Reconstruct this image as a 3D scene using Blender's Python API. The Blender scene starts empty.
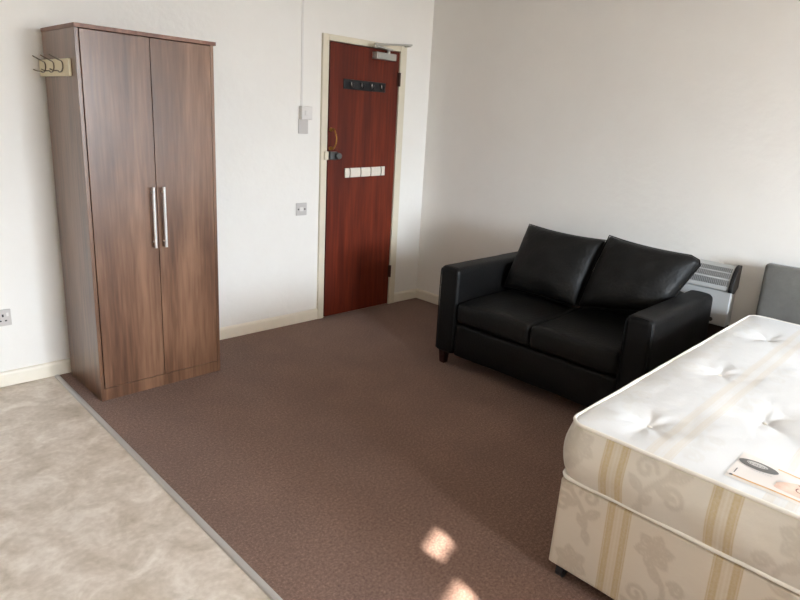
import bpy, bmesh, math, random
import numpy as np
from mathutils import Vector, Matrix, noise
random.seed(4)
sc = bpy.context.scene
C = sc.collection
PI = math.pi

# ------------------------------------------------------------------ colours and materials
def lin(c):
    return tuple(((v/255)/12.92 if v/255 <= .04045 else ((v/255+.055)/1.055)**2.4) for v in c) + (1,)

def mat(name, col, rough=.6, metal=0, spec=.5, noise_amt=0, noise_scale=20, bump=0, bump_scale=60, col2=None, sheen=0, coat=0):
    m = bpy.data.materials.new(name); m.use_nodes = True
    nt = m.node_tree; b = nt.nodes['Principled BSDF']
    b.inputs['Base Color'].default_value = lin(col)
    b.inputs['Roughness'].default_value = rough
    b.inputs['Metallic'].default_value = metal
    b.inputs['Specular IOR Level'].default_value = spec
    if sheen: b.inputs['Sheen Weight'].default_value = sheen
    if coat: b.inputs['Coat Weight'].default_value = coat; b.inputs['Coat Roughness'].default_value = .3
    tc = nt.nodes.new('ShaderNodeTexCoord')
    if col2:
        n = nt.nodes.new('ShaderNodeTexNoise'); n.inputs['Scale'].default_value = noise_scale; n.inputs['Detail'].default_value = 6
        n.inputs['Roughness'].default_value = .65
        r = nt.nodes.new('ShaderNodeValToRGB')
        r.color_ramp.elements[0].position = .5-.5*noise_amt; r.color_ramp.elements[1].position = .5+.5*noise_amt
        r.color_ramp.elements[0].color = lin(col); r.color_ramp.elements[1].color = lin(col2)
        nt.links.new(tc.outputs['Object'], n.inputs['Vector']); nt.links.new(n.outputs['Fac'], r.inputs['Fac'])
        nt.links.new(r.outputs['Color'], b.inputs['Base Color'])
    if bump:
        n = nt.nodes.new('ShaderNodeTexNoise'); n.inputs['Scale'].default_value = bump_scale; n.inputs['Detail'].default_value = 5
        bp = nt.nodes.new('ShaderNodeBump'); bp.inputs['Strength'].default_value = bump; bp.inputs['Distance'].default_value = .01
        nt.links.new(tc.outputs['Object'], n.inputs['Vector']); nt.links.new(n.outputs['Fac'], bp.inputs['Height'])
        nt.links.new(bp.outputs['Normal'], b.inputs['Normal'])
    return m

def math_node(nt, op, a, b=None, c=None):
    n = nt.nodes.new('ShaderNodeMath'); n.operation = op
    for i, v in enumerate((a, b, c)):
        if v is None: continue
        if isinstance(v, (int, float)): n.inputs[i].default_value = v
        else: nt.links.new(v, n.inputs[i])
    return n.outputs[0]

def wood(name, dark, mid, light, rough=.45, sx=9, sz=.55, coat=0, knots=True):
    m = bpy.data.materials.new(name); m.use_nodes = True
    nt = m.node_tree; b = nt.nodes['Principled BSDF']; L = nt.links.new
    tc = nt.nodes.new('ShaderNodeTexCoord'); mp = nt.nodes.new('ShaderNodeMapping')
    mp.inputs['Scale'].default_value = (sx, sx, sz); L(tc.outputs['Object'], mp.inputs['Vector'])
    n1 = nt.nodes.new('ShaderNodeTexNoise'); n1.inputs['Scale'].default_value = 1.0; n1.inputs['Detail'].default_value = 3
    n1.inputs['Distortion'].default_value = .8; L(mp.outputs['Vector'], n1.inputs['Vector'])
    mp2 = nt.nodes.new('ShaderNodeMapping'); mp2.inputs['Scale'].default_value = (sx*9, sx*9, sz*5); L(tc.outputs['Object'], mp2.inputs['Vector'])
    n2 = nt.nodes.new('ShaderNodeTexNoise'); n2.inputs['Scale'].default_value = 1.0; n2.inputs['Detail'].default_value = 5
    n2.inputs['Distortion'].default_value = .3; L(mp2.outputs['Vector'], n2.inputs['Vector'])
    mix = math_node(nt, 'ADD', math_node(nt, 'MULTIPLY', n1.outputs['Fac'], .6), math_node(nt, 'MULTIPLY', n2.outputs['Fac'], .4))
    r = nt.nodes.new('ShaderNodeValToRGB'); e = r.color_ramp.elements
    e[0].position = .34; e[0].color = lin(dark); e[1].position = .66; e[1].color = lin(light)
    k = e.new(.5); k.color = lin(mid)
    L(mix, r.inputs['Fac']); L(r.outputs['Color'], b.inputs['Base Color'])
    b.inputs['Roughness'].default_value = rough
    if coat: b.inputs['Coat Weight'].default_value = coat; b.inputs['Coat Roughness'].default_value = .25
    bp = nt.nodes.new('ShaderNodeBump'); bp.inputs['Strength'].default_value = .08; bp.inputs['Distance'].default_value = .004
    L(n2.outputs['Fac'], bp.inputs['Height']); L(bp.outputs['Normal'], b.inputs['Normal'])
    return m

def ticking(name, offset, ground=(216, 209, 197), tan=(196, 176, 138), floral_col=(180, 170, 156), floral=.5, stripe=1.0, rough=.6, axis='Y'):
    """cream damask: tan twin stripes every 0.32 m across, woven scrolls from the 'floral' attribute"""
    m = bpy.data.materials.new(name); m.use_nodes = True
    nt = m.node_tree; b = nt.nodes['Principled BSDF']; L = nt.links.new
    tc = nt.nodes.new('ShaderNodeTexCoord'); s = nt.nodes.new('ShaderNodeSeparateXYZ'); L(tc.outputs['Object'], s.inputs[0])
    y = s.outputs[axis]
    P = .318
    # u = distance from start of a stripe, 0..P
    u = math_node(nt, 'FLOORED_MODULO', math_node(nt, 'SUBTRACT', offset, y), P)
    inside = math_node(nt, 'LESS_THAN', u, .080)
    r = nt.nodes.new('ShaderNodeValToRGB'); r.color_ramp.interpolation = 'LINEAR'
    L(math_node(nt, 'DIVIDE', u, .080), r.inputs['Fac'])
    e = r.color_ramp.elements
    e[0].position = 0; e[0].color = (.15,)*3+(1,); e[1].position = 1; e[1].color = (.15,)*3+(1,)
    for p, v in ((.03, .9), (.07, .5), (.11, 1), (.2, .85), (.3, 1), (.36, .3), (.42, .45), (.5, .15), (.58, .45), (.64, .25), (.7, 1), (.8, .85), (.88, 1), (.93, .5), (.97, .9)):
        q = e.new(p); q.color = (v, v, v, 1)
    st = math_node(nt, 'MULTIPLY', math_node(nt, 'MULTIPLY', inside, r.outputs['Color']), stripe)
    # thread flecks break the stripe
    n = nt.nodes.new('ShaderNodeTexNoise'); n.inputs['Scale'].default_value = 160; n.inputs['Detail'].default_value = 3
    L(tc.outputs['Object'], n.inputs['Vector'])
    st = math_node(nt, 'MULTIPLY', st, math_node(nt, 'ADD', math_node(nt, 'MULTIPLY', n.outputs['Fac'], .7), .6))
    at = nt.nodes.new('ShaderNodeAttribute'); at.attribute_name = 'floral'
    fl = math_node(nt, 'MULTIPLY', math_node(nt, 'MULTIPLY', at.outputs['Fac'], floral), math_node(nt, 'SUBTRACT', 1.0, math_node(nt, 'MULTIPLY', inside, .85)))
    fl = math_node(nt, 'MULTIPLY', fl, math_node(nt, 'ADD', math_node(nt, 'MULTIPLY', n.outputs['Fac'], .6), .5))
    m1 = nt.nodes.new('ShaderNodeMix'); m1.data_type = 'RGBA'; m1.inputs['A'].default_value = lin(ground); m1.inputs['B'].default_value = lin(floral_col); L(fl, m1.inputs['Factor'])
    m2 = nt.nodes.new('ShaderNodeMix'); m2.data_type = 'RGBA'; L(m1.outputs['Result'], m2.inputs['A']); m2.inputs['B'].default_value = lin(tan); L(st, m2.inputs['Factor'])
    L(m2.outputs['Result'], b.inputs['Base Color']); b.inputs['Roughness'].default_value = rough
    b.inputs['Sheen Weight'].default_value = .15
    n3 = nt.nodes.new('ShaderNodeTexNoise'); n3.inputs['Scale'].default_value = 14; n3.inputs['Detail'].default_value = 4; L(tc.outputs['Object'], n3.inputs['Vector'])
    bp = nt.nodes.new('ShaderNodeBump'); bp.inputs['Strength'].default_value = .35; bp.inputs['Distance'].default_value = .012
    L(n3.outputs['Fac'], bp.inputs['Height']); L(bp.outputs['Normal'], b.inputs['Normal'])
    return m

M = {}
M['wall'] = mat('wall_paint', (226, 222, 216), .75, noise_amt=.5, noise_scale=1.3, col2=(232, 229, 224), bump=.25, bump_scale=22)
M['ceiling'] = mat('ceiling_paint', (216, 214, 210), .9)
M['wall_low_bounce'] = mat('wall_paint_low_bounce', (172, 160, 146), .9)  # darker tone given to the unseen walls to cut bounced light
M['skirting'] = mat('cream_gloss_paint', (226, 217, 200), .4, noise_amt=.6, noise_scale=6, col2=(233, 226, 212))
M['frame'] = mat('aged_cream_gloss', (208, 198, 176), .4, noise_amt=.6, noise_scale=5, col2=(218, 209, 190))
M['door'] = wood('mahogany_door', (68, 19, 8), (93, 31, 13), (118, 45, 21), rough=.5, sx=5, sz=.5)
M['door'].node_tree.nodes['Principled BSDF'].inputs['Specular IOR Level'].default_value = .3
M['walnut'] = wood('walnut_laminate', (74, 47, 33), (106, 74, 54), (134, 99, 76), rough=.32, sx=6.5, sz=.75, coat=.38)
M['walnut_edge'] = wood('walnut_edging', (96, 62, 50), (122, 84, 68), (142, 104, 86), rough=.45, sx=8, sz=.6)
M['inside'] = mat('gap_board', (52, 36, 30), .8)
M['steel'] = mat('brushed_steel', (226, 226, 226), .3, metal=.6)
M['closer'] = mat('satin_silver_metal', (176, 173, 165), .45, metal=.3)
M['grey_metal'] = mat('grey_zinc', (96, 98, 98), .4, metal=.7)
M['brass'] = mat('aged_brass', (178, 132, 66), .35, metal=.8)
M['white_plastic'] = mat('white_plastic', (218, 214, 210), .4)
M['grey_plastic'] = mat('pale_grey_plastic', (192, 186, 182), .45)
M['dark_slot'] = mat('dark_slot', (60, 56, 54), .6)
M['black_plastic'] = mat('black_plastic', (22, 22, 24), .4)
M['chrome'] = mat('chrome', (210, 210, 210), .2, metal=1)
M['tile'] = mat('cream_tile', (214, 204, 190), .4, noise_amt=.5, noise_scale=60, col2=(226, 218, 206))
M['tile_back'] = mat('greyish_backing', (104, 90, 78), .6)
M['wire'] = mat('dark_bronze_wire', (112, 98, 84), .4, metal=.5)
M['plaque'] = mat('cream_wood_plaque', (224, 213, 182), .5, noise_amt=.6, noise_scale=15, col2=(214, 200, 166))
M['leather'] = mat('black_leather', (11, 10, 10), .5, spec=.2, bump=.28, bump_scale=90, noise_amt=.6, noise_scale=7, col2=(18, 17, 17))
M['soft_leather'] = mat('creased_black_leather', (14, 13, 12), .52, spec=.24, bump=.3, bump_scale=60, noise_amt=.6, noise_scale=6, col2=(23, 22, 21))
M['foot'] = mat('dark_red_wood', (50, 22, 20), .35)
M['suede'] = mat('grey_suede', (84, 82, 78), .95, noise_amt=.5, noise_scale=7, col2=(104, 102, 97), bump=.3, bump_scale=45, sheen=.3)
M['heater'] = mat('heater_white_enamel', (186, 186, 184), .4)
M['heater_grey'] = mat('heater_grille_grey', (120, 120, 119), .5)
M['tick_side'] = ticking('damask_side', -.136)
M['tick_base'] = ticking('damask_base', -.170, ground=(211, 200, 184), floral_col=(178, 163, 144), floral=.62, tan=(190, 168, 130))
M['tick_top'] = ticking('damask_top', -.25, ground=(228, 228, 228), tan=(216, 200, 174), floral_col=(217, 213, 206), floral=.4, stripe=.4)
M['piping'] = mat('cream_piping', (240, 235, 226), .55)
M['caster'] = mat('black_caster', (30, 30, 34), .35)
M['label'] = mat('printed_label', (236, 228, 222), .5)
M['label_orange'] = mat('orange_print', (226, 178, 118), .5)
M['label_pink'] = mat('pink_print', (228, 188, 166), .5, noise_amt=.4, noise_scale=40, col2=(236, 212, 198))
M['label_brown'] = mat('brown_print', (140, 92, 80), .5)
M['label_silver'] = mat('silver_print', (118, 116, 114), .4, metal=.2)
M['label_pale'] = mat('pale_print', (206, 203, 200), .4)
M['strip'] = mat('aluminium_strip', (190, 187, 184), .4, metal=.25)
M['glass'] = mat('glass', (240, 245, 245), .05)
M['blocker'] = mat('sun_blocker_tan', (150, 130, 112), .9)

# carpet: short brown pile with flecks
def carpet_mat():
    m = bpy.data.materials.new('brown_carpet'); m.use_nodes = True
    nt = m.node_tree; b = nt.nodes['Principled BSDF']; L = nt.links.new
    tc = nt.nodes.new('ShaderNodeTexCoord')
    n1 = nt.nodes.new('ShaderNodeTexNoise'); n1.inputs['Scale'].default_value = 95; n1.inputs['Detail'].default_value = 7; n1.inputs['Roughness'].default_value = .92
    n2 = nt.nodes.new('ShaderNodeTexNoise'); n2.inputs['Scale'].default_value = 3.5; n2.inputs['Detail'].default_value = 4
    L(tc.outputs['Object'], n1.inputs['Vector']); L(tc.outputs['Object'], n2.inputs['Vector'])
    f = math_node(nt, 'ADD', math_node(nt, 'MULTIPLY', n1.outputs['Fac'], .93), math_node(nt, 'MULTIPLY', n2.outputs['Fac'], .07))
    r = nt.nodes.new('ShaderNodeValToRGB'); e = r.color_ramp.elements
    e[0].position = .36; e[0].color = lin((82, 62, 52)); e[1].position = .66; e[1].color = lin((170, 138, 120))
    k = e.new(.5); k.color = lin((120, 92, 79))
    L(f, r.inputs['Fac']); L(r.outputs['Color'], b.inputs['Base Color'])
    b.inputs['Roughness'].default_value = 1; b.inputs['Specular IOR Level'].default_value = .1; b.inputs['Sheen Weight'].default_value = .15
    bp = nt.nodes.new('ShaderNodeBump'); bp.inputs['Strength'].default_value = .35; bp.inputs['Distance'].default_value = .004
    L(n1.outputs['Fac'], bp.inputs['Height']); L(bp.outputs['Normal'], b.inputs['Normal'])
    return m
M['carpet'] = carpet_mat()

def lino_mat():
    m = bpy.data.materials.new('stone_effect_vinyl'); m.use_nodes = True
    nt = m.node_tree; b = nt.nodes['Principled BSDF']; L = nt.links.new
    tc = nt.nodes.new('ShaderNodeTexCoord')
    n1 = nt.nodes.new('ShaderNodeTexNoise'); n1.inputs['Scale'].default_value = 7; n1.inputs['Detail'].default_value = 8; n1.inputs['Roughness'].default_value = .62; n1.inputs['Distortion'].default_value = .6
    n2 = nt.nodes.new('ShaderNodeTexNoise'); n2.inputs['Scale'].default_value = 45; n2.inputs['Detail'].default_value = 4
    L(tc.outputs['Object'], n1.inputs['Vector']); L(tc.outputs['Object'], n2.inputs['Vector'])
    f = math_node(nt, 'ADD', math_node(nt, 'MULTIPLY', n1.outputs['Fac'], .75), math_node(nt, 'MULTIPLY', n2.outputs['Fac'], .25))
    r = nt.nodes.new('ShaderNodeValToRGB'); e = r.color_ramp.elements
    e[0].position = .3; e[0].color = lin((186, 171, 152)); e[1].position = .66; e[1].color = lin((240, 231, 220))
    k = e.new(.5); k.color = lin((216, 203, 189))
    L(f, r.inputs['Fac']); L(r.outputs['Color'], b.inputs['Base Color'])
    b.inputs['Roughness'].default_value = .5
    bp = nt.nodes.new('ShaderNodeBump'); bp.inputs['Strength'].default_value = .2; bp.inputs['Distance'].default_value = .004
    L(n1.outputs['Fac'], bp.inputs['Height']); L(bp.outputs['Normal'], b.inputs['Normal'])
    return m
M['lino'] = lino_mat()

# ------------------------------------------------------------------ mesh helpers
def empty(name, label, cat, loc=(0, 0, 0), rz=0, group=None):
    o = bpy.data.objects.new(name, None); C.objects.link(o)
    o.location = loc; o.rotation_euler = (0, 0, rz); o.empty_display_size = .1
    o['label'] = label; o['category'] = cat
    if group: o['group'] = group
    return o

def link(name, bm, mats, parent=None, smooth=False, bevel=0, seg=3, kind=None, label=None, autosmooth=True):
    me = bpy.data.meshes.new(name)
    bmesh.ops.recalc_face_normals(bm, faces=bm.faces)
    bm.to_mesh(me); bm.free()
    if not isinstance(mats, (list, tuple)): mats = [mats]
    for m in mats: me.materials.append(m)
    o = bpy.data.objects.new(name, me); C.objects.link(o)
    if parent: o.parent = parent
    if smooth:
        for p in me.polygons: p.use_smooth = True
    if bevel:
        b = o.modifiers.new('bevel', 'BEVEL'); b.width = bevel; b.segments = seg; b.limit_method = 'ANGLE'; b.angle_limit = math.radians(40)
        w = o.modifiers.new('wn', 'WEIGHTED_NORMAL'); w.keep_sharp = True
        for p in me.polygons: p.use_smooth = True
    if kind: o['kind'] = kind
    if label: o['label'] = label
    return o

def box(bm, x0, x1, y0, y1, z0, z1, mi=0):
    x0, x1 = sorted((x0, x1)); y0, y1 = sorted((y0, y1)); z0, z1 = sorted((z0, z1))
    v = [bm.verts.new((x, y, z)) for z in (z0, z1) for x, y in ((x0, y0), (x1, y0), (x1, y1), (x0, y1))]
    for f in ((0, 3, 2, 1), (4, 5, 6, 7), (0, 1, 5, 4), (1, 2, 6, 5), (2, 3, 7, 6), (3, 0, 4, 7)):
        bm.faces.new([v[i] for i in f]).material_index = mi
    return v

def BX(name, x0, x1, y0, y1, z0, z1, m, parent=None, bevel=0, **k):
    bm = bmesh.new(); box(bm, x0, x1, y0, y1, z0, z1)
    return link(name, bm, m, parent, bevel=bevel, **k)

def tube(bm, pts, r, n=10, closed=False, mi=0):
    pts = [Vector(p) for p in pts]; N = len(pts); rings = []
    rs = r if isinstance(r, (list, tuple)) else [r]*N
    up = None
    for i, p in enumerate(pts):
        a = pts[(i-1) % N] if (closed or i > 0) else p
        b = pts[(i+1) % N] if (closed or i < N-1) else p
        t = (b-a).normalized()
        if up is None:
            up = Vector((0, 0, 1)) if abs(t.z) < .9 else Vector((1, 0, 0))
        u = (up - t*up.dot(t)).normalized(); w = t.cross(u); up = u
        rings.append([bm.verts.new(p + (u*math.cos(2*PI*k/n) + w*math.sin(2*PI*k/n))*rs[i]) for k in range(n)])
    for i in range(N if closed else N-1):
        A, B = rings[i], rings[(i+1) % N]
        for k in range(n):
            bm.faces.new((A[k], A[(k+1) % n], B[(k+1) % n], B[k])).material_index = mi
    if not closed:
        bm.faces.new(list(reversed(rings[0]))).material_index = mi; bm.faces.new(rings[-1]).material_index = mi

def smoothpath(pts, n=8):
    P = [Vector(p) for p in pts]; P = [P[0]*2-P[1]] + P + [P[-1]*2-P[-2]]; out = []
    for i in range(1, len(P)-2):
        for k in range(n):
            t = k/n; a, b, c, d = P[i-1:i+3]
            out.append(.5*((2*b)+(c-a)*t+(2*a-5*b+4*c-d)*t*t+(3*b-a-3*c+d)*t**3))
    out.append(P[-2]); return out

def prism(bm, outline, axis, a0, a1, mi=0):
    """outline in the two other axes, extruded along axis (0,1,2)"""
    def mk(p, a):
        l = list(p); l.insert(axis, a); return bm.verts.new(l)
    A = [mk(p, a0) for p in outline]; B = [mk(p, a1) for p in outline]; n = len(A)
    bm.faces.new(A).material_index = mi; bm.faces.new(list(reversed(B))).material_index = mi
    for i in range(n): bm.faces.new((A[i], B[i], B[(i+1) % n], A[(i+1) % n])).material_index = mi

def gridbox(nx, ny, nz):
    """unit box [0,1]^3 surface grid: list of verts, quads with face tag (0 -x,1 +x,2 -y,3 +y,4 -z,5 +z)"""
    idx = {}; V = []; F = []
    def vid(i, j, k):
        key = (i, j, k)
        if key not in idx: idx[key] = len(V); V.append((i/nx, j/ny, k/nz))
        return idx[key]
    for j in range(ny):
        for k in range(nz):
            F.append(((vid(0, j, k), vid(0, j, k+1), vid(0, j+1, k+1), vid(0, j+1, k)), 0))
            F.append(((vid(nx, j, k), vid(nx, j+1, k), vid(nx, j+1, k+1), vid(nx, j, k+1)), 1))
    for i in range(nx):
        for k in range(nz):
            F.append(((vid(i, 0, k), vid(i+1, 0, k), vid(i+1, 0, k+1), vid(i, 0, k+1)), 2))
            F.append(((vid(i, ny, k), vid(i, ny, k+1), vid(i+1, ny, k+1), vid(i+1, ny, k)), 3))
    for i in range(nx):
        for j in range(ny):
            F.append(((vid(i, j, 0), vid(i, j+1, 0), vid(i+1, j+1, 0), vid(i+1, j, 0)), 4))
            F.append(((vid(i, j, nz), vid(i+1, j, nz), vid(i+1, j+1, nz), vid(i, j+1, nz)), 5))
    return V, F

def soft_box(name, x0, x1, y0, y1, z0, z1, r, m, parent, bulge=(0, 0, 0), n=(24, 24, 14), wob=0, seed=0):
    """upholstered block: rounded edges, bulging faces, faint puckers"""
    V, F = gridbox(*n); out = []
    c = Vector(((x0+x1)/2, (y0+y1)/2, (z0+z1)/2)); h = Vector((abs(x1-x0)/2, abs(y1-y0)/2, abs(z1-z0)/2))
    for v in V:
        s = [2*a-1 for a in v]
        s = [math.copysign(1-(1-abs(a))**1.5, a) for a in s]   # crowd the samples towards the edges
        p = Vector([s[i]*h[i] for i in range(3)])
        q = Vector([max(-h[i]+r, min(h[i]-r, p[i])) for i in range(3)])
        dlt = p-q
        if dlt.length > 1e-9: p = q + dlt.normalized()*min(r, dlt.length if min(abs(dlt[i]) for i in range(3)) > 1e9 else r)
        e = [1-abs(p[i]/h[i])**2 for i in range(3)]
        g = Vector((bulge[0]*math.copysign(1, p.x)*(abs(p.x)/h.x)**4*e[1]*e[2], bulge[1]*math.copysign(1, p.y)*(abs(p.y)/h.y)**4*e[0]*e[2], bulge[2]*math.copysign(1, p.z)*(abs(p.z)/h.z)**4*e[0]*e[1]))
        p = p+g
        if wob:
            w = noise.noise(Vector((p.x*5+seed, p.y*5, p.z*5)))*wob
            p += Vector((w, w*.6, w))
        out.append(p+c)
    me = bpy.data.meshes.new(name); me.from_pydata([tuple(p) for p in out], [], [f for f, t in F]); me.materials.append(m)
    for p in me.polygons: p.use_smooth = True
    o = bpy.data.objects.new(name, me); C.objects.link(o); o.parent = parent
    return o

# ------------------------------------------------------------------ the room
RA = .03                                     # the right wall is a touch out of square
ca, sa = math.cos(RA), math.sin(RA)
RW = Matrix.Rotation(RA, 4, 'Z')
H = 2.6; XL = -4.75; YF = -7.4; WT = .016    # skirting thickness
def S(o): o['kind'] = 'structure'; return o

S(BX('floor', XL-.2, .5, YF-.28, .3, -.2, -.006, M['lino']))
S(BX('ceiling', XL-.2, .5, YF-.28, .3, H, H+.15, M['ceiling']))
# back wall with door opening
FL, FR, FT = -1.040, -.262, 2.026            # outer edge of the architrave
DL, DR, DT = -.984, -.3296, 1.980            # door leaf
bm = bmesh.new()
box(bm, XL-.2, DL-.012, WT, .2, -.1, H); box(bm, DR+.012, .2, WT, .2, -.1, H); box(bm, DL-.012, DR+.012, WT, .2, DT+.012, H)
S(link('wall_back', bm, M['wall']))
w = S(BX('wall_right', WT, .25, -7.7, .25, -.1, H, M['wall'])); w.matrix_world = RW
S(BX('wall_left', XL-.2, XL, YF-.28, .2, -.1, H, M['wall_low_bounce']))
# front wall with the window the light comes from
WX0, WX1, WZ0, WZ1 = -2.7, -.6, .9, 2.4
bm = bmesh.new()
box(bm, XL-.2, WX0, YF-.28, YF, -.1, H); box(bm, WX1, .6, YF-.28, YF, -.1, H)
box(bm, WX0, WX1, YF-.28, YF, -.1, WZ0); box(bm, WX0, WX1, YF-.28, YF, WZ1, H)
S(link('wall_front', bm, M['wall_low_bounce']))
bm = bmesh.new()
for x0, x1, z0, z1 in ((WX0, WX1, WZ0, WZ0+.05), (WX0, WX1, WZ1-.05, WZ1), (WX0, WX0+.05, WZ0, WZ1), (WX1-.05, WX1, WZ0, WZ1), ((WX0+WX1)/2-.02, (WX0+WX1)/2+.02, WZ0, WZ1)):
    box(bm, x0, x1, YF-.24, YF-.19, z0, z1)
S(link('window_1', bm, M['skirting']))

# skirtings
def skirt(name, x0, x1, h=.08):
    bm = bmesh.new()
    prism(bm, [(WT, 0), (0, 0), (0, h-.014), (.003, h-.006), (.009, h), (WT, h)], 0, x0, x1)
    return S(link(name, bm, M['skirting']))
skirt('baseboard_back', XL, FL)
bm = bmesh.new(); prism(bm, [(WT, -.006), (0, -.006), (0, .066), (.003, .074), (.009, .08), (WT, .08)], 0, FR, 0.0)
S(link('trim_1', bm, M['skirting']))
bm = bmesh.new()
prism(bm, [(WT, -.006), (0, -.006), (0, .066), (.003, .074), (.009, .08), (WT, .08)], 1, .012, -7.4)
w = S(link('baseboard_right', bm, M['skirting'])); w.matrix_world = RW

# architrave and lining round the door
bm = bmesh.new()
box(bm, FL, DL-.004, -.004, WT+.04, -.006, FT); box(bm, DR+.004, FR, -.004, WT+.04, -.006, FT); box(bm, DL-.004, DR+.004, -.004, WT+.04, DT+.005, FT)
arch = S(link('trim_2', bm, M['frame'], bevel=.004))
bm = bmesh.new(); box(bm, DL-.012, DR+.012, .075, .1, -.006, DT+.012)
S(link('trim_3', bm, M['inside']))

# carpet and metal strip
def strip_x(y): return -2.8059 + (.0649)*(-y/3)
bm = bmesh.new()
y0, y1 = WT-.002, YF+.002
pts = [(strip_x(y0), y0), (.0, y0), (.22, y1), (strip_x(y1), y1)]
A = [bm.verts.new((x, y, -.006)) for x, y in pts]; B = [bm.verts.new((x, y, 0)) for x, y in pts]
bm.faces.new(list(reversed(A))); bm.faces.new(B)
for i in range(4): bm.faces.new((A[i], A[(i+1) % 4], B[(i+1) % 4], B[i]))
cp = link('carpet', bm, M['carpet'])
cp['label'] = 'dark brown short pile fitted carpet covering the floor between door, sofa and bed'; cp['category'] = 'carpet'
bm = bmesh.new()
pts = []
for y in (0.0, YF+.01): pts += [(strip_x(y)-.012, y), (strip_x(y)+.012, y)]
pts = [pts[0], pts[1], pts[3], pts[2]]
prof = [(0, -.006), (.004, .001), (.014, .004), (.024, .0035), (.028, .0005), (.028, -.006)]
A = [bm.verts.new((strip_x(0)-.012+u*.86, 0, z)) for u, z in prof]; B = [bm.verts.new((strip_x(YF)-.012+u*.86, YF+.01, z)) for u, z in prof]
bm.faces.new(A); bm.faces.new(list(reversed(B)))
for i in range(6): bm.faces.new((A[i], B[i], B[(i+1) % 6], A[(i+1) % 6]))
S(link('trim_4', bm, M['strip']))

# ------------------------------------------------------------------ the door
door = BX('door_1', DL+.011, DR, .006, .046, .004, DT, M['door'], bevel=.002); door['kind'] = 'structure'
for z in (.282, 1.785):
    bm = bmesh.new(); tube(bm, [(DR+.004, -.006, z-.05), (DR+.004, -.006, z+.05)], .007, 10)
    box(bm, DR-.014, DR+.001, .001, .006, z-.05, z+.05)
    link('hinge', bm, mat('hinge_dark', (70, 44, 36), .4, metal=.5), door)
# pull handle: two roses and a bow
bm = bmesh.new(); hx = -.955
for z in (1.395, 1.265):
    tube(bm, [(hx, .006, z), (hx, -.004, z)], .014, 14); tube(bm, [(hx, -.004, z), (hx, -.012, z)], [.010, .006], 12)
tube(bm, smoothpath([(hx, -.008, 1.395), (hx, -.035, 1.40), (hx+.006, -.052, 1.36), (hx+.008, -.056, 1.33), (hx+.006, -.05, 1.295), (hx, -.03, 1.262), (hx, -.008, 1.265)], 6), .0045, 8)
link('door_handle', bm, M['brass'], door, smooth=True)
# night latch with its turn knob
bm = bmesh.new(); box(bm, -.975, -.91, -.028, .006, 1.185, 1.245)
la = link('night_latch', bm, M['grey_metal'], door, bevel=.008)
bm = bmesh.new(); tube(bm, [(-.918, -.026, 1.215), (-.918, -.036, 1.215), (-.918, -.042, 1.215), (-.918, -.058, 1.215)], [.012, .012, .024, .022], 20)
link('latch_knob', bm, M['grey_metal'], la, smooth=False, bevel=.003)
# door closer
bm = bmesh.new(); box(bm, -.60, -.41, -.05, .006, 1.908, 1.955); box(bm, -.59, -.50, -.055, -.05, 1.914, 1.948)
cl = link('door_closer', bm, M['closer'], door, bevel=.005)
bm = bmesh.new()
tube(bm, [(-.47, -.028, 1.955), (-.47, -.028, 1.985)], .012, 14)
for (xa, ya, za), (xb, yb, zb), w_ in (((-.655, -.09, 1.985), (-.44, -.028, 1.982), .016), ((-.655, -.09, 1.997), (-.275, -.06, 2.035), .012)):
    vs = [bm.verts.new((x, y+dy, z+dz)) for x, y, z in ((xa, ya, za), (xb, yb, zb)) for dy, dz in ((-w_, -.006), (w_, -.006), (w_, .006), (-w_, .006))]
    for f_ in ((0, 1, 2, 3), (7, 6, 5, 4), (0, 4, 5, 1), (1, 5, 6, 2), (2, 6, 7, 3), (3, 7, 4, 0)): bm.faces.new([vs[q] for q in f_])
tube(bm, [(-.645, -.09, 1.974), (-.645, -.09, 2.006)], .013, 12)
tube(bm, [(-.285, -.062, 2.03), (-.285, -.004, 2.03)], .010, 10)
link('closer_arm', bm, M['closer'], cl)
keep = BX('latch_keep', DL-.034, DL-.004, -.024, -.0035, 1.185, 1.245, M['frame'], arch, bevel=.004)

# black hook rail on the door
t = empty('hook_rail', 'black plastic rail with four small hooks high on the red door', 'hook rail', (-.66, .006, 1.68))
X0, X1 = -.855+.66, -.462+.66
BX('rail', X0, X1, -.010, 0, .0, .068, M['black_plastic'], t, bevel=.004)
for k in range(4):
    cx = X0 + .055 + k*.0945
    bm = bmesh.new()
    tube(bm, smoothpath([(cx, -.010, .054), (cx, -.022, .048), (cx, -.024, .025), (cx, -.034, .010), (cx, -.046, .018), (cx, -.05, .03)], 5), .0045, 8)
    tube(bm, [(cx, -.05, .029), (cx, -.052, .038)], [.0065, .0065], 8)
    link('hook', bm, M['black_plastic'], t, smooth=True)
    bm = bmesh.new(); tube(bm, [(cx, -.0245, .05), (cx, -.0255, .022)], .0042, 8)
    link('hook_front_plate', bm, M['chrome'], t, smooth=True, label='chrome front of a hook')  # thin chrome rod along the front of the hook

# pale tile strip on the door
t = empty('tile_strip', 'cream white strip of pale square tiles across the middle of the red door', 'tile strip', (-.632, .006, 1.095))
t.rotation_euler = (0, -.03, 0)
X0, X1 = -.193, .193
BX('backing', X0, X1, -.006, 0, -.034, .034, M['tile_back'], t, bevel=.002)
wds = [.038, .092, .089, .092, .034]; gap = (X1-X0-sum(wds))/4; x = X0
for i, wd in enumerate(wds):
    bm = bmesh.new(); k = .006
    o = [(x, -.034), (x+wd, -.034), (x+wd+(.004 if i < 4 else 0), -.012), (x+wd+(.004 if i < 4 else 0), .014), (x+wd, .034), (x, .034), (x+(k*.7 if i else 0), .012), (x+(k*.7 if i else 0), -.012)]
    vs = o
    prism(bm, [(a, b) for a, b in vs], 1, -.016, -.006)
    link('tile', bm, M['tile'], t, bevel=.003)
    x += wd+gap

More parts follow.
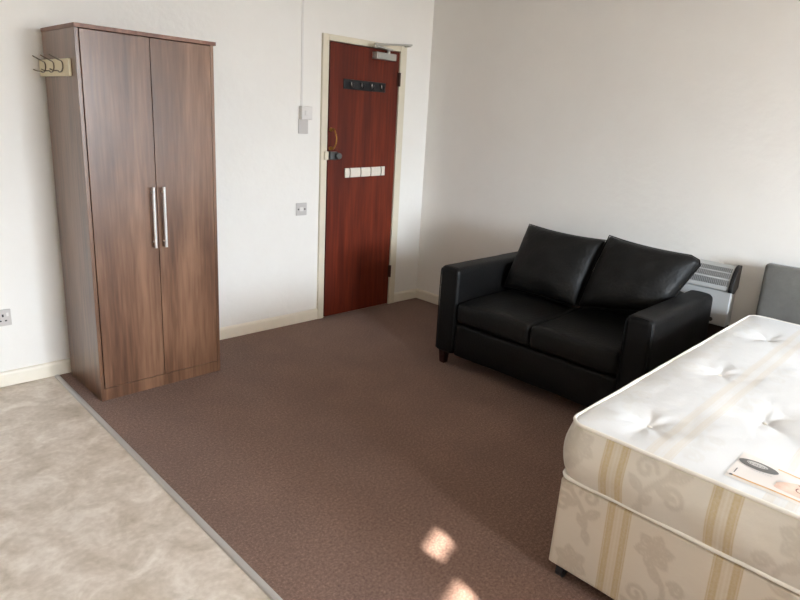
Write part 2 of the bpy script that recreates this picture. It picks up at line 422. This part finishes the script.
# ------------------------------------------------------------------ electrics on the back wall
sp = empty('fused_switch', 'white surface mounted switch box at the end of vertical trunking left of the door', 'switch', (-1.18, WT, 1.36))
BX('lower_plate', -.042, .036, -.008, 0, 0, .096, M['grey_plastic'], sp, bevel=.003)
BX('upper_box', -.040, .048, -.042, 0, .094, .182, M['white_plastic'], sp, bevel=.006)
BX('rocker', -.012, .014, -.046, -.042, .122, .156, M['white_plastic'], sp, bevel=.002)
tr = BX('cable_trunking', -1.204, -1.188, WT-.007, WT, 1.543, H-.001, M['white_plastic'], bevel=.002)
tr['label'] = 'thin white cable trunking running up the back wall above the switch box'; tr['category'] = 'trunking'

def socket(name, label, x, z, w, gangs, h=.088):
    t = empty(name, label, 'socket', (x, WT, z))
    BX('face_plate', 0, w, -.010, 0, 0, h, M['grey_plastic'], t, bevel=.003)
    for g in range(gangs):
        cx = w*(g+.5)/gangs
        bm = bmesh.new()
        box(bm, cx-.004, cx+.004, -.0112, -.009, h*.56, h*.72)
        box(bm, cx-.017, cx-.007, -.0112, -.009, h*.28, h*.36); box(bm, cx+.007, cx+.017, -.0112, -.009, h*.28, h*.36)
        link('pin_slots', bm, M['dark_slot'], t)
        BX('rocker', cx+.016, cx+.026, -.013, -.010, h*.58, h*.80, M['white_plastic'], t, bevel=.001)
    return t
t = empty('outlet_plate', 'small square pale grey outlet plate on the wall between wardrobe and door', 'outlet plate', (-1.234, WT, .797))
BX('face_plate', 0, .088, -.009, 0, 0, .088, M['grey_plastic'], t, bevel=.003)
for sx_ in (.018, .070):
    bm = bmesh.new(); tube(bm, [(sx_, -.0085, .044), (sx_, -.0105, .044)], .006, 12); link('screw_cap', bm, M['dark_slot'], t, label='dark screw cap')
BX('module', .030, .058, -.0105, -.008, .030, .058, M['white_plastic'], t, bevel=.001)
socket('wall_socket', 'pale double socket low on the wall left of the wardrobe', -3.135, .332, .147, 2)

# ------------------------------------------------------------------ wardrobe
W = empty('wardrobe', 'tall walnut effect two door wardrobe with long silver bar handles', 'wardrobe', (-2.7228, -.4769, 0), .0307)
ww, wd, wh = .664, .456, 1.822
T = .017
BX('side_panel', 0, T, 0, wd, 0, wh-.018, M['walnut'], W, bevel=.0012)
BX('side_panel', ww-T, ww, 0, wd, 0, wh-.018, M['walnut'], W, bevel=.0012)
BX('top_panel', -.003, ww+.010, -.010, wd, wh-.018, wh, M['walnut_edge'], W, bevel=.0015)
BX('back_panel', T, ww-T, wd-.006, wd-.001, .05, wh-.018, M['inside'], W)
BX('bottom_panel', T, ww-T, .022, wd-.006, .055, .072, M['inside'], W)
BX('plinth', T, ww-T, .003, .018, 0, .064, M['walnut'], W, bevel=.001)
seam = .333
for x0, x1, hxx in ((T+.004, seam-.0015, seam-.028), (seam+.0015, ww-T-.002, seam+.026)):
    d = BX('door', x0, x1, -.0005, .0165, .068, wh-.021, M['walnut'], W, bevel=.0015)
    bm = bmesh.new(); tube(bm, [(hxx, -.032, .782), (hxx, -.032, 1.092)], .0068, 14)
    for z in (.81, 1.064): tube(bm, [(hxx, 0, z), (hxx, -.032, z)], .0045, 10)
    link('handle', bm, M['steel'], d, smooth=False)
bpy.context.view_layer.update()

# wire hook rack on the side of the wardrobe
Rk = empty('coat_hook_rack', 'cream wooden plaque with three wire hooks on the left side of the wardrobe', 'hook rack', (0, 0, 0))
Rk.location = W.matrix_world @ Vector((0, .27, 1.596)); Rk.rotation_euler = (0, 0, .0307)
BX('plaque', -.014, -.0005, -.205, .215, 0, .078, M['plaque'], Rk, bevel=.003)
for k in range(3):
    cy = -.10 + k*.125
    bm = bmesh.new()
    # upper prong, loop round the front, lower prong
    tube(bm, smoothpath([(-.044, cy+.050, .094), (-.032, cy+.032, .084), (-.018, cy+.010, .073), (-.017, cy-.034, .062), (-.0165, cy-.040, .040), (-.017, cy-.022, .022),
                         (-.017, cy+.012, .018), (-.018, cy+.030, .024), (-.030, cy+.045, .024), (-.044, cy+.055, .030)], 6), .0028, 8)
    link('hook', bm, M['wire'], Rk, smooth=True)

# ------------------------------------------------------------------ sofa
SX, SY, SR = -.9182, -1.1047, .0314
Sf = empty('sofa', 'two seat black leather sofa against the right wall', 'sofa', (SX, SY, 0), SR)
sd, sl, aw, ah = .835, 1.3536, .145, .636
def arm(y0, y1):
    # slightly flared block arm: wider at the bottom
    V, F = gridbox(44, 20, 34); out = []
    hx, hy, hz = sd/2, abs(y1-y0)/2, (ah-.082)/2; c = Vector((hx, (y0+y1)/2, .082+hz)); r = .030
    for v in V:
        s = [math.copysign(1-(1-abs(2*a-1))**1.6, 2*a-1) for a in v]; p = Vector((s[0]*hx, s[1]*hy, s[2]*hz)); h = (hx, hy, hz)
        q = Vector([max(-h[i]+r, min(h[i]-r, p[i])) for i in range(3)]); dl = p-q
        if dl.length > 1e-9: p = q+dl.normalized()*r
        zt = (p.z+hz)/(2*hz)
        p.y += math.copysign(1, p.y)*.008*(1-zt)**2*(1 if (p.y > 0) == (y0+y1 > -1) else 0)
        p.z += .006*(1-(p.y/hy)**2)*(zt > .9) + .0025*noise.noise(Vector((p.x*9, p.y*9+y0, p.z*9)))
        p.y += .003*noise.noise(Vector((p.x*6, 3.3, p.z*7+y0)))
        out.append(tuple(p+c))
    me = bpy.data.meshes.new('arm'); me.from_pydata(out, [], [f for f, t in F]); me.materials.append(M['leather'])
    for p in me.polygons: p.use_smooth = True
    o = bpy.data.objects.new('arm', me); C.objects.link(o); o.parent = Sf
    bm = bmesh.new()   # seam piping along the front panel
    yy0, yy1 = min(y0, y1)+.007, max(y0, y1)-.007
    half = [(.006, 0, .10), (.004, 0, .4), (.005, .001, ah-.04), (.010, .010, ah-.014), (.012, .034, ah-.001)]
    tube(bm, smoothpath([(a, yy0+b, c) for a, b, c in half]+[(a, yy1-b, c) for a, b, c in half[::-1]], 6), .003, 6)
    link('seam', bm, M['leather'], o, smooth=True)
arm(-aw, 0); arm(-sl, -sl+aw)
soft_box('seat_base', .012, sd-.02, -sl+aw+.001, -aw-.001, .085, .292, .014, M['leather'], Sf, bulge=(.006, 0, 0), wob=.003)
soft_box('backrest', sd-.17, sd, -sl+aw+.001, -aw-.001, .10, .615, .03, M['leather'], Sf, bulge=(.01, 0, .006), wob=.004)
ym = (-sl)/2
for i, (a, b) in enumerate(((ym+.001, -aw-.004), (-sl+aw+.004, ym-.001))):
    soft_box('seat_cushion', .004, .69, a, b, .298, .432, .030, M['soft_leather'], Sf, bulge=(.008, .0, .014), n=(30, 26, 12), wob=.006, seed=i*7.7)

def cushion(u0, v_lean, verts_fn, seed):
    pass
def back_cushion(pBL, pBR, pTL, pTR, thick, seed, sag, blunt=0):
    """pillow between four corner points, pointed corners, puckered edges"""
    N = 36; BLc, BRc, TLc, TRc = [Vector(p) for p in (pBL, pBR, pTL, pTR)]
    nrm = (BRc-BLc).cross(TLc-BLc).normalized()
    V = []; Fc = []
    def P(i, j, side):
        u, v = i/N, j/N
        a, b = 2*u-1, 2*v-1
        # edges pull in between the corners
        inn = .016
        uu = u + (-a)*.004*(1-b*b)*abs(a)**2
        vv = v + (-b)*(inn+sag*(b > 0))*(1-a*a)*abs(b)**2
        kk = max(0, (u+v-1.86)/.14)*blunt; uu -= kk*.045; vv -= kk*.06
        p = (BLc*(1-uu)*(1-vv)+BRc*uu*(1-vv)+TLc*(1-uu)*vv+TRc*uu*vv)
        e = max(0, (1-abs(a)**3))**.5*max(0, (1-abs(b)**3))**.5
        t = thick*.5*e
        t += e**.5*.007*noise.noise(Vector((a*2.6+seed, b*2.6, side*3)))*1.6
        ed = (abs(a)**6+abs(b)**6)*.5
        t += e**.6*ed*.012*noise.noise(Vector((a*9+seed, b*9, side*5)))
        t += .010*math.sin((a*.8+b*.7+seed)*5)*e*.5
        return p + nrm*side*t
    idx = {}
    for side in (1, -1):
        for i in range(N+1):
            for j in range(N+1):
                edge = i in (0, N) or j in (0, N)
                k = (i, j, 0 if edge else side)
                if k not in idx: idx[k] = len(V); V.append(tuple(P(i, j, 0 if edge else side)))
        g = lambda i, j: idx[(i, j, 0 if (i in (0, N) or j in (0, N)) else side)]
        for i in range(N):
            for j in range(N):
                f = (g(i, j), g(i+1, j), g(i+1, j+1), g(i, j+1)); Fc.append(f if side > 0 else f[::-1])
    me = bpy.data.meshes.new('back_cushion'); me.from_pydata(V, [], Fc); me.materials.append(M['soft_leather'])
    for p in me.polygons: p.use_smooth = True
    o = bpy.data.objects.new('back_cushion', me); C.objects.link(o); o.parent = Sf
    sb = o.modifiers.new('s', 'SUBSURF'); sb.levels = 1; sb.render_levels = 1
    # piping
    bm = bmesh.new(); E = [P(i, 0, 0) for i in range(N)]+[P(N, j, 0) for j in range(N)]+[P(N-i, N, 0) for i in range(N)]+[P(0, N-j, 0) for j in range(N)]
    tube(bm, E, .0035, 6, closed=True); link('piping', bm, M['leather'], o, smooth=True)
    return o
back_cushion((.46, -.165, .465), (.47, -.695, .455), (.655, -.190, .872), (.655, -.745, .860), .19, 0.3, .015)
back_cushion((.48, -.700, .455), (.52, -1.185, .535), (.66, -.755, .892), (.690, -1.318, .862), .20, 4.1, .02, 1)
for x, y in ((.045, -.045), (.045, -sl+.045), (sd-.05, -.045), (sd-.05, -sl+.045)):
    bm = bmesh.new(); a = .026; b = .019
    A = [bm.verts.new((x+sx*b, y+sy*b, 0)) for sx, sy in ((-1, -1), (1, -1), (1, 1), (-1, 1))]
    B = [bm.verts.new((x+sx*a, y+sy*a, .09)) for sx, sy in ((-1, -1), (1, -1), (1, 1), (-1, 1))]
    bm.faces.new(A[::-1]); bm.faces.new(B)
    for i in range(4): bm.faces.new((A[i], A[(i+1) % 4], B[(i+1) % 4], B[i]))
    link('foot', bm, M['foot'], Sf, bevel=.003)

# ------------------------------------------------------------------ panel heater on the right wall (wall-local, then turned with it)
Ht = empty('wall_heater', 'white convector heater with slatted top and dark end cap beside the sofa', 'heater', (0, 0, 0), 0)
Ht.matrix_world = RW @ Matrix.Translation((0, -2.505, .45))
y1 = .80
bm = bmesh.new(); box(bm, -.074, WT-.001, .006, y1, .0, .21)
link('body', bm, M['heater'], Ht, bevel=.008)
# curved hood: profile in x,z
prof = [(WT, .20), (-.066, .20), (-.086, .212), (-.088, .235), (-.078, .275), (-.060, .310), (-.036, .338), (-.018, .348), (WT, .348)]
bm = bmesh.new(); prism(bm, [(min(a, WT-.001), b) for a, b in prof], 1, .022, y1)
hood = link('hood', bm, M['heater'], Ht, bevel=.002)
bm = bmesh.new(); pe = [(WT, .19), (-.088, .194), (-.113, .208), (-.116, .236), (-.103, .279), (-.082, .315), (-.052, .344), (-.026, .355), (WT, .355)]
pe = [(WT-.001, .222), (-.040, .192), (-.091, .208), (-.094, .236), (-.083, .279), (-.064, .315), (-.038, .344), (-.016, .355), (WT-.001, .355)]
prism(bm, pe, 1, 0, .022); link('end_cap', bm, M['black_plastic'], Ht, bevel=.003, label='dark end cap of the heater')
# two bands of louvre slots, following the hood
def slots(pA, pB, n, name):
    bm = bmesh.new(); A = Vector((pA[0], 0, pA[1])); B = Vector((pB[0], 0, pB[1])); d = B-A; nr = Vector((-d.z, 0, d.x)).normalized()
    if nr.x > 0: nr = -nr
    for k in range(n):
        y = .03+k*(y1-.05)/n
        q = [A+nr*.0012, B+nr*.0012, B-nr*.004, A-nr*.004]
        prism(bm, [(p.x, p.z) for p in q], 1, y, y+(y1-.05)/n*.72)
    link(name, bm, M['heater_grey'], Ht, label='grey slatted louvre band')
slots((-.0872, .238), (-.0788, .272), 75, 'louvre')
slots((-.0760, .280), (-.0612, .308), 75, 'louvre')
slots((-.0575, .3135), (-.0400, .3345), 75, 'louvre')
BX('dark_panel', -.066, WT-.001, .012, y1-.02, -.11, -.001, M['inside'], Ht, label='dark panel below the heater body')  # plain dark panel hung below the heater body
bm = bmesh.new(); tube(bm, [(-.073, .09, .03), (-.081, .09, .03)], .012, 12); link('dial', bm, M['dark_slot'], Ht)

# ------------------------------------------------------------------ bed: divan base with headboard, mattress on top
BXo, BYo, BR = -1.9835, -2.6976, .0272
BL, BW = 1.90, 1.35
# woven scrolls as distance to drawn strokes in one repeat (u across, v along), metres
def strokes():
    seg = []   # x0,y0,x1,y1,width
    def poly(P, w):
        for a, b in zip(P[:-1], P[1:]): seg.append((*a, *b, w))
    def spiral(cx, cy, r0, a0, turns, w, d=1):
        P = []
        for k in range(22):
            t = k/21; r = r0*(1-.8*t); a = a0+d*t*turns*2*PI; P.append((cx+r*math.cos(a), cy+r*math.sin(a)))
        poly(P, w)
    def leaf(x, y, a, L, wd):
        for s in (-1, 1):
            P = [(x+L*t*math.cos(a)-s*wd*math.sin(PI*t)*math.sin(a), y+L*t*math.sin(a)+s*wd*math.sin(PI*t)*math.cos(a)) for t in [k/8 for k in range(9)]]
            poly(P, .0035)
        poly([(x, y), (x+L*.8*math.cos(a), y+L*.8*math.sin(a))], .006)
    def flower(cx, cy, R):
        for k in range(6):
            a = k*PI/3+.3
            px, py = cx+R*.6*math.cos(a), cy+R*.6*math.sin(a)
            leaf(cx+R*.15*math.cos(a), cy+R*.15*math.sin(a), a, R*.85, R*.30)
            poly([(px, py), (px+.001, py+.001)], R*.16)
        poly([(cx, cy), (cx+.001, cy)], R*.22)
    flower(.165, .305, .058)
    poly([(.175, .25), (.205, .21), (.215, .17), (.20, .13), (.17, .10), (.14, .06), (.135, .02)], .0075)
    spiral(.245, .215, .026, PI*.9, 1.3, .006, -1)
    spiral(.135, .135, .034, 0, 1.2, .006)
    spiral(.225, .075, .036, PI*.75, 1.25, .0065, -1)
    leaf(.20, .13, .5, .07, .014); leaf(.14, .06, 2.4, .06, .013); leaf(.17, .10, -.4, .06, .012); leaf(.135, .02, .9, .05, .012)
    leaf(.205, .21, 2.5, .06, .012); leaf(.12, .40, 1.2, .05, .012)
    return np.array(seg)
SEG = strokes(); PU, PV = .318, .43
def floral(u, v):
    """u, v arrays in metres -> 0..1"""
    col = np.floor(u/PU); uu = u-col*PU; vv = np.mod(v+.19*np.mod(col, 2), PV)
    uu = np.where(np.mod(col, 2) > .5, PU+.078-uu, uu)
    out = np.zeros_like(u)
    for x0, y0, x1, y1, w in SEG:
        for dv in (0, PV, -PV):
            dx, dy = x1-x0, y1-y0; l = dx*dx+dy*dy+1e-12
            t = np.clip(((uu-x0)*dx+(vv+dv-y0)*dy)/l, 0, 1)
            dd = np.hypot(uu-x0-t*dx, vv+dv-y0-t*dy)
            out = np.maximum(out, np.clip((w+.003-dd)/.004, 0, 1))
    return out

TUFT = [(.18+.66*i+(.34 if j % 2 else 0), -.19-.25*j) for i in range(-1, 3) for j in range(5)]
TUFT = [(x, y) for x, y in TUFT if .06 < x < 1.85]
ZB, ZT = .378, .584
def top_z(x, y):
    """height of the mattress top above ZT"""
    e = min(x, BL-x, -y, BW+y)
    z = .012*(1-math.exp(-max(e, 0)/.05))
    for tx, ty in TUFT:
        dx, dy = x-tx, y-ty; r = math.hypot(dx, dy)
        if r < .22:
            z -= .010*math.exp(-(r/.03)**2) + .008*math.exp(-(r/.10)**2)
            a = math.atan2(dy, dx)
            z += .0016*math.sin(a*7+tx*31+ty*17)*math.exp(-((r-.06)/.045)**2)
            z += .0020*math.sin(a*3+tx*11)*math.exp(-((r-.10)/.05)**2)
    z += .004*noise.noise(Vector((x*4, y*4, 0)))
    return z
def plan_round(x, y, rp, L, Wd):
    """round the plan corners of a rectangle 0..L, -Wd..0"""
    cx, cy = min(max(x, rp), L-rp), min(max(y, -Wd+rp), -rp)
    dx, dy = x-cx, y-cy
    if abs(dx) > 1e-9 and abs(dy) > 1e-9:
        m = max(abs(dx), abs(dy)); l = math.hypot(dx, dy)
        return cx+dx/l*m, cy+dy/l*m
    return x, y
def upholstered(name, n, L, Wd, z0, z1, rp, fn, mats, matfn, parent):
    V, F = gridbox(*n); P = []
    raw = np.array([(v[0]*L, -v[1]*Wd, z0+v[2]*(z1-z0)) for v in V])
    for (x, y, z), v in zip(raw, V): P.append(fn(x, y, z, v))
    me = bpy.data.meshes.new(name); me.from_pydata(P, [], [f[::-1] for f, t in F])
    for m in mats: me.materials.append(m)
    tags = [t for f, t in F]
    for p, t in zip(me.polygons, tags): p.material_index = matfn(t); p.use_smooth = True
    # floral attribute per vertex: ends use (y,z), sides (x,z), top (x,y)
    u = np.where((raw[:, 0] < 1e-6) | (raw[:, 0] > L-1e-6), -raw[:, 1], np.where((raw[:, 1] > -1e-6) | (raw[:, 1] < -Wd+1e-6), raw[:, 0]+.1, -raw[:, 1]))
    v = np.where((raw[:, 0] < 1e-6) | (raw[:, 0] > L-1e-6) | (raw[:, 1] > -1e-6) | (raw[:, 1] < -Wd+1e-6), raw[:, 2]+.02, raw[:, 0])
    u = u - (.136 if z1 > .5 else .170)
    at = me.attributes.new('floral', 'FLOAT', 'POINT'); at.data.foreach_set('value', floral(u, v).astype(np.float32))
    me.validate(); me.update()
    o = bpy.data.objects.new(name, me); C.objects.link(o)
    if parent: o.parent = parent
    return o
def outline(L, Wd, rp, off, z, k=8):
    P = []
    for cx, cy, a0 in ((rp, -rp, PI/2), (rp, -Wd+rp, PI), (L-rp, -Wd+rp, 1.5*PI), (L-rp, -rp, 0)):
        for i in range(k+1):
            a = a0+i/k*PI/2; P.append((cx+(rp+off)*math.cos(a), cy+(rp+off)*math.sin(a), z))
    return P
def dens(P, d=.04):
    out = []
    for a, b in zip(P, P[1:]+P[:1]):
        a, b = Vector(a), Vector(b); n = max(1, int((b-a).length/d))
        out += [a.lerp(b, i/n) for i in range(n)]
    return out

Bd = empty('divan_bed_base', 'cream striped floral divan bed base under the mattress, at the right of the room', 'bed base', (BXo, BYo, 0), BR)
def fn_base(x, y, z, v):
    x, y = plan_round(x, y, .015, BL, BW); x -= .003*(1-v[0]); y += (.003+.008*(1-v[2]))*(1-v[1])
    t = (z-.052)/(.372-.052)
    return (x, y, z)
upholstered('base_box', (60, 230, 56), BL, BW, .052, .372, .02, fn_base, [M['tick_base']], lambda t: 0, Bd)
for x, y in ((.03, -.035), (.03, -BW+.035), (BL-.05, -.04), (BL-.05, -BW+.04), (BL/2, -.04), (BL/2, -BW+.04)):
    bm = bmesh.new(); tube(bm, [(x-.005, y-.012, .024), (x-.005, y+.012, .024)], .024, 18); tube(bm, [(x, y, .03), (x, y, .058)], .007, 8)
    box(bm, x-.02, x+.012, y-.015, y+.015, .028, .05)
    link('caster', bm, M['caster'], Bd)
HB = empty('headboard', 'grey suede headboard standing at the head of the bed against the right wall', 'headboard', (BXo, BYo, 0), BR)
soft_box('panel', BL+.036, BL+.100, -BW, -.005, .30, .868, .02, M['suede'], HB, bulge=(.002, 0, 0), n=(8, 60, 30), wob=.003)
for y in (-.3, -BW+.3): BX('leg', BL+.03, BL+.06, y-.03, y+.03, 0, .4, M['inside'], HB)


MT = empty('mattress', 'thick cream damask mattress with tufted top and tan stripes on the divan base', 'mattress', (BXo, BYo, 0), BR)
RP = .055
def side_bulge(t): return .010*(1-(2*t-1)**2) - .006*(abs(2*t-1) > .98)
def fn_mat(x, y, z, v):
    t = (z-ZB)/(ZT-ZB); nx, ny = x, y
    x, y = plan_round(x, y, RP, BL, BW)
    onside = v[0] in (0, 1) or v[1] in (0, 1)
    if onside:
        b = .027*math.sin(PI*t)**.9+.005*noise.noise(Vector((nx*6, ny*6, z*14)))
        # pulled in a little under the top cord
        cx, cy = min(max(x, RP), BL-RP), min(max(y, -BW+RP), -RP); dx, dy = x-cx, y-cy; l = math.hypot(dx, dy)
        if l > 1e-9 and 0 < t < 1: x += dx/l*b; y += dy/l*b
        if t >= 1: return (x, y, ZT)
        return (x, y, z)
    if t >= 1: return (x, y, ZT+top_z(x, y)*1.0)
    return (x, y, z)
mb = upholstered('mattress_body', (170, 200, 34), BL, BW, ZB, ZT, RP, fn_mat, [M['tick_side'], M['tick_top']], lambda t: 1 if t == 5 else 0, MT)
bm = bmesh.new(); P = []
for p in dens(outline(BL, BW, RP, .001, ZT-.001), .03):
    P.append(p+Vector((0, 0, .002*noise.noise(p*9))))
tube(bm, P, .0065, 8, closed=True); link('top_piping', bm, M['piping'], MT, smooth=True)
bm = bmesh.new(); P = []
for p in dens(outline(BL, BW, RP-.02, .002, ZB+.009), .03):
    P.append(p+Vector((0, 0, .003*noise.noise(p*7))))
tube(bm, P, .008, 8, closed=True); link('bottom_piping', bm, M['piping'], MT, smooth=True)
for i, (tx, ty) in enumerate(TUFT):
    bm = bmesh.new(); bmesh.ops.create_icosphere(bm, subdivisions=2, radius=.007)
    z = ZT+top_z(tx, ty)
    for v in bm.verts: v.co = Vector((v.co.x+tx, v.co.y+ty, v.co.z*.5+z+.001))
    link('tuft_button', bm, M['piping'], MT, smooth=True)

# printed maker's label sewn to the top, drawn in its own flat shapes draped on the surface
lab = None
def drape(name, fn, m, parent, h, nu=16, nv=16):
    """fn(u,v) -> (x,y)"""
    bm = bmesh.new(); G = [[None]*(nv+1) for _ in range(nu+1)]
    for i in range(nu+1):
        for j in range(nv+1):
            x, y = fn(i/nu, j/nv); G[i][j] = bm.verts.new((x, y, ZT+top_z(x, y)+h))
    for i in range(nu):
        for j in range(nv):
            try: bm.faces.new((G[i][j], G[i+1][j], G[i+1][j+1], G[i][j+1]))
            except ValueError: pass
    bmesh.ops.remove_doubles(bm, verts=bm.verts, dist=1e-6)
    return link(name, bm, m, parent, smooth=True)
rect = lambda x0, x1, y0, y1: (lambda u, v: (x0+(x1-x0)*u, y0+(y1-y0)*v))
lab = drape('label_patch', rect(.045, .215, -.86, -.462), M['label'], MT, .0012, 20, 40); lab['label'] = 'white printed label patch'
drape('border_line', rect(.058, .064, -.82, -.474), M['label_orange'], lab, .0022, 2, 30)
drape('border_line', rect(.190, .195, -.82, -.560), M['label_orange'], lab, .0022, 2, 24)
ell = lambda cx, cy, rx, ry: (lambda u, v: (cx+rx*u*math.cos(2*PI*v), cy+ry*u*math.sin(2*PI*v)))
drape('badge_rim', ell(.163, -.516, .024, .052), M['label_silver'], lab, .0024, 6, 32)
drape('badge_centre', ell(.167, -.512, .012, .028), M['label_pale'], lab, .0032, 6, 32)
def glyphs(y0, x0, size, n, m, h=.0026, st=1.3):
    bm = bmesh.new(); random.seed(n)
    for k in range(n):
        y = y0-k*size*st
        for a in ((0, 0, .2, 1), (0, .8, .75, 1), (.0, 0, .75, .2) if k % 2 else (.55, 0, .75, 1)):
            xs = [x0+a[1]*size, x0+a[3]*size]; ys = [y-a[0]*size, y-a[2]*size]
            vv = [bm.verts.new((X, Y, ZT+top_z(X, Y)+h)) for X, Y in ((xs[0], ys[0]), (xs[1], ys[0]), (xs[1], ys[1]), (xs[0], ys[1]))]
            bm.faces.new(vv)
    return link('lettering', bm, m, lab)
glyphs(-.487, .160, .007, 6, M['label_silver'], .0036)
glyphs(-.505, .128, .0055, 8, M['label_pale'])
drape('print_dash', rect(.078, .108, -.478, -.475), M['label_silver'], lab, .0022, 3, 2)
drape('print_dot', ell(.060, -.474, .005, .005), M['label_silver'], lab, .0026, 2, 12)
def fig(u, v):
    y = -.575-.25*v; hw = .014+.030*math.sin(PI*min(1, v*1.05))**.7; cxx = .100+.018*math.sin(v*5)
    return (cxx+(2*u-1)*hw, y)
drape('pink_print', fig, M['label_pink'], lab, .0020, 8, 30)
bm = bmesh.new(); pp = []
for k in range(26):
    t = k/25; a = t*5.2; r = .006+.018*t; pp.append((.135-.02*t+r*math.cos(a), -.622-.03*t-r*math.sin(a)*1.2))
for (a, b) in zip(pp[:-1], pp[1:]):
    d = Vector((b[0]-a[0], b[1]-a[1])).normalized(); nx, ny = -d.y*.0016, d.x*.0016
    vs = [bm.verts.new((X, Y, ZT+top_z(X, Y)+.003)) for X, Y in ((a[0]+nx, a[1]+ny), (b[0]+nx, b[1]+ny), (b[0]-nx, b[1]-ny), (a[0]-nx, a[1]-ny))]
    bm.faces.new(vs)
link('brown_print', bm, M['label_brown'], lab)

# ------------------------------------------------------------------ daylight
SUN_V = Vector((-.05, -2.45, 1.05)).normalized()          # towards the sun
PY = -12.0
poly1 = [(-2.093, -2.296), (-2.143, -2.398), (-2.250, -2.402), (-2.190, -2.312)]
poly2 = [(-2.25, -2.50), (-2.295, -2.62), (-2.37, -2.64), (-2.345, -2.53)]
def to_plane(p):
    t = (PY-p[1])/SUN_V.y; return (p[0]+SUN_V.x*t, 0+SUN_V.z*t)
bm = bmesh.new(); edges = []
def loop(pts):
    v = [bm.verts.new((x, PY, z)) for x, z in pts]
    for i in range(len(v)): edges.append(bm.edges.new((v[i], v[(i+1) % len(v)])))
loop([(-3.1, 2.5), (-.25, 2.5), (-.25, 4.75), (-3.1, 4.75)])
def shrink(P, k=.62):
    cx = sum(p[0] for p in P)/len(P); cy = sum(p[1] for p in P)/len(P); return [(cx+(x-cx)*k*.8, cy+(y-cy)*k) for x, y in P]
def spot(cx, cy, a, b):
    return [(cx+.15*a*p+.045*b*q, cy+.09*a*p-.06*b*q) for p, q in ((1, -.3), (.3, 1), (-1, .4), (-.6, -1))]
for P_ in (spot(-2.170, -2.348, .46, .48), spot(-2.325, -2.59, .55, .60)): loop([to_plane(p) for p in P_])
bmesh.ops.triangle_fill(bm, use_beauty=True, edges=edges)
S(link('sun_blocker', bm, M['blocker']))  # added unseen plate: blocks the sun, its two holes shape the carpet patches

sun = bpy.data.lights.new('sun', 'SUN'); sun.energy = 8; sun.angle = math.radians(.2); sun.color = (1, .93, .84)
so = bpy.data.objects.new('sun', sun); C.objects.link(so); so.rotation_euler = SUN_V.to_track_quat('Z', 'Y').to_euler()
wl = bpy.data.worlds.new('sky'); sc.world = wl; wl.use_nodes = True
bg = wl.node_tree.nodes['Background']; bg.inputs['Color'].default_value = (.83, .945, 1.08, 1); bg.inputs['Strength'].default_value = 16.0
wt = wl.node_tree; g_ = wt.nodes.new('ShaderNodeTexCoord'); z_ = wt.nodes.new('ShaderNodeSeparateXYZ'); r_ = wt.nodes.new('ShaderNodeValToRGB')
wt.links.new(g_.outputs['Generated'], z_.inputs[0]); wt.links.new(math_node(wt, 'MULTIPLY_ADD', z_.outputs['Z'], .5, .5), r_.inputs['Fac'])
r_.color_ramp.elements[0].position = .485; r_.color_ramp.elements[0].color = (.16, .165, .165, 1)
r_.color_ramp.elements[1].position = .64; r_.color_ramp.elements[1].color = (.83, .97, 1.11, 1)
h_ = r_.color_ramp.elements.new(.515); h_.color = (.355, .398, .435, 1)
wt.links.new(r_.outputs['Color'], bg.inputs['Color'])
pt = bpy.data.lights.new('window_portal', 'AREA'); pt.shape = 'RECTANGLE'; pt.size = WX1-WX0; pt.size_y = WZ1-WZ0; pt.cycles.is_portal = True
po = bpy.data.objects.new('window_portal', pt); C.objects.link(po)
po.location = ((WX0+WX1)/2, YF-.29, (WZ0+WZ1)/2); po.rotation_euler = (PI/2, 0, 0)   # -Z faces +y, into the room

# ------------------------------------------------------------------ camera
f, ppx, ppy = 611.8546, 12.9901, -20.1885
yaw, pit, rol = -.7831094, .2548101, .0604513
fw = Vector((-math.sin(yaw)*math.cos(pit), math.cos(yaw)*math.cos(pit), -math.sin(pit)))
r = Vector((math.cos(yaw), math.sin(yaw), 0)); u = r.cross(fw)
r2 = r*math.cos(rol)+u*math.sin(rol); u2 = -r*math.sin(rol)+u*math.cos(rol)
cam = bpy.data.cameras.new('camera'); co = bpy.data.objects.new('camera', cam); C.objects.link(co)
mw = Matrix((r2, u2, -fw)).transposed().to_4x4(); mw.translation = (-3.638063, -3.605672, 1.493565)
co.matrix_world = mw
cam.sensor_width = 36; cam.lens = f*36/800; cam.shift_x = -ppx/800; cam.shift_y = ppy/800; cam.clip_start = .05
sc.camera = co

sc.view_settings.view_transform = 'Standard'; sc.view_settings.look = 'None'; sc.view_settings.gamma = 1; sc.view_settings.use_curve_mapping = False
sc.view_settings.exposure = 3.0
sc.cycles.use_denoising = True
sc.cycles.max_bounces = 10; sc.cycles.diffuse_bounces = 6; sc.cycles.caustics_reflective = False; sc.cycles.caustics_refractive = False
sc.cycles.sample_clamp_indirect = 8
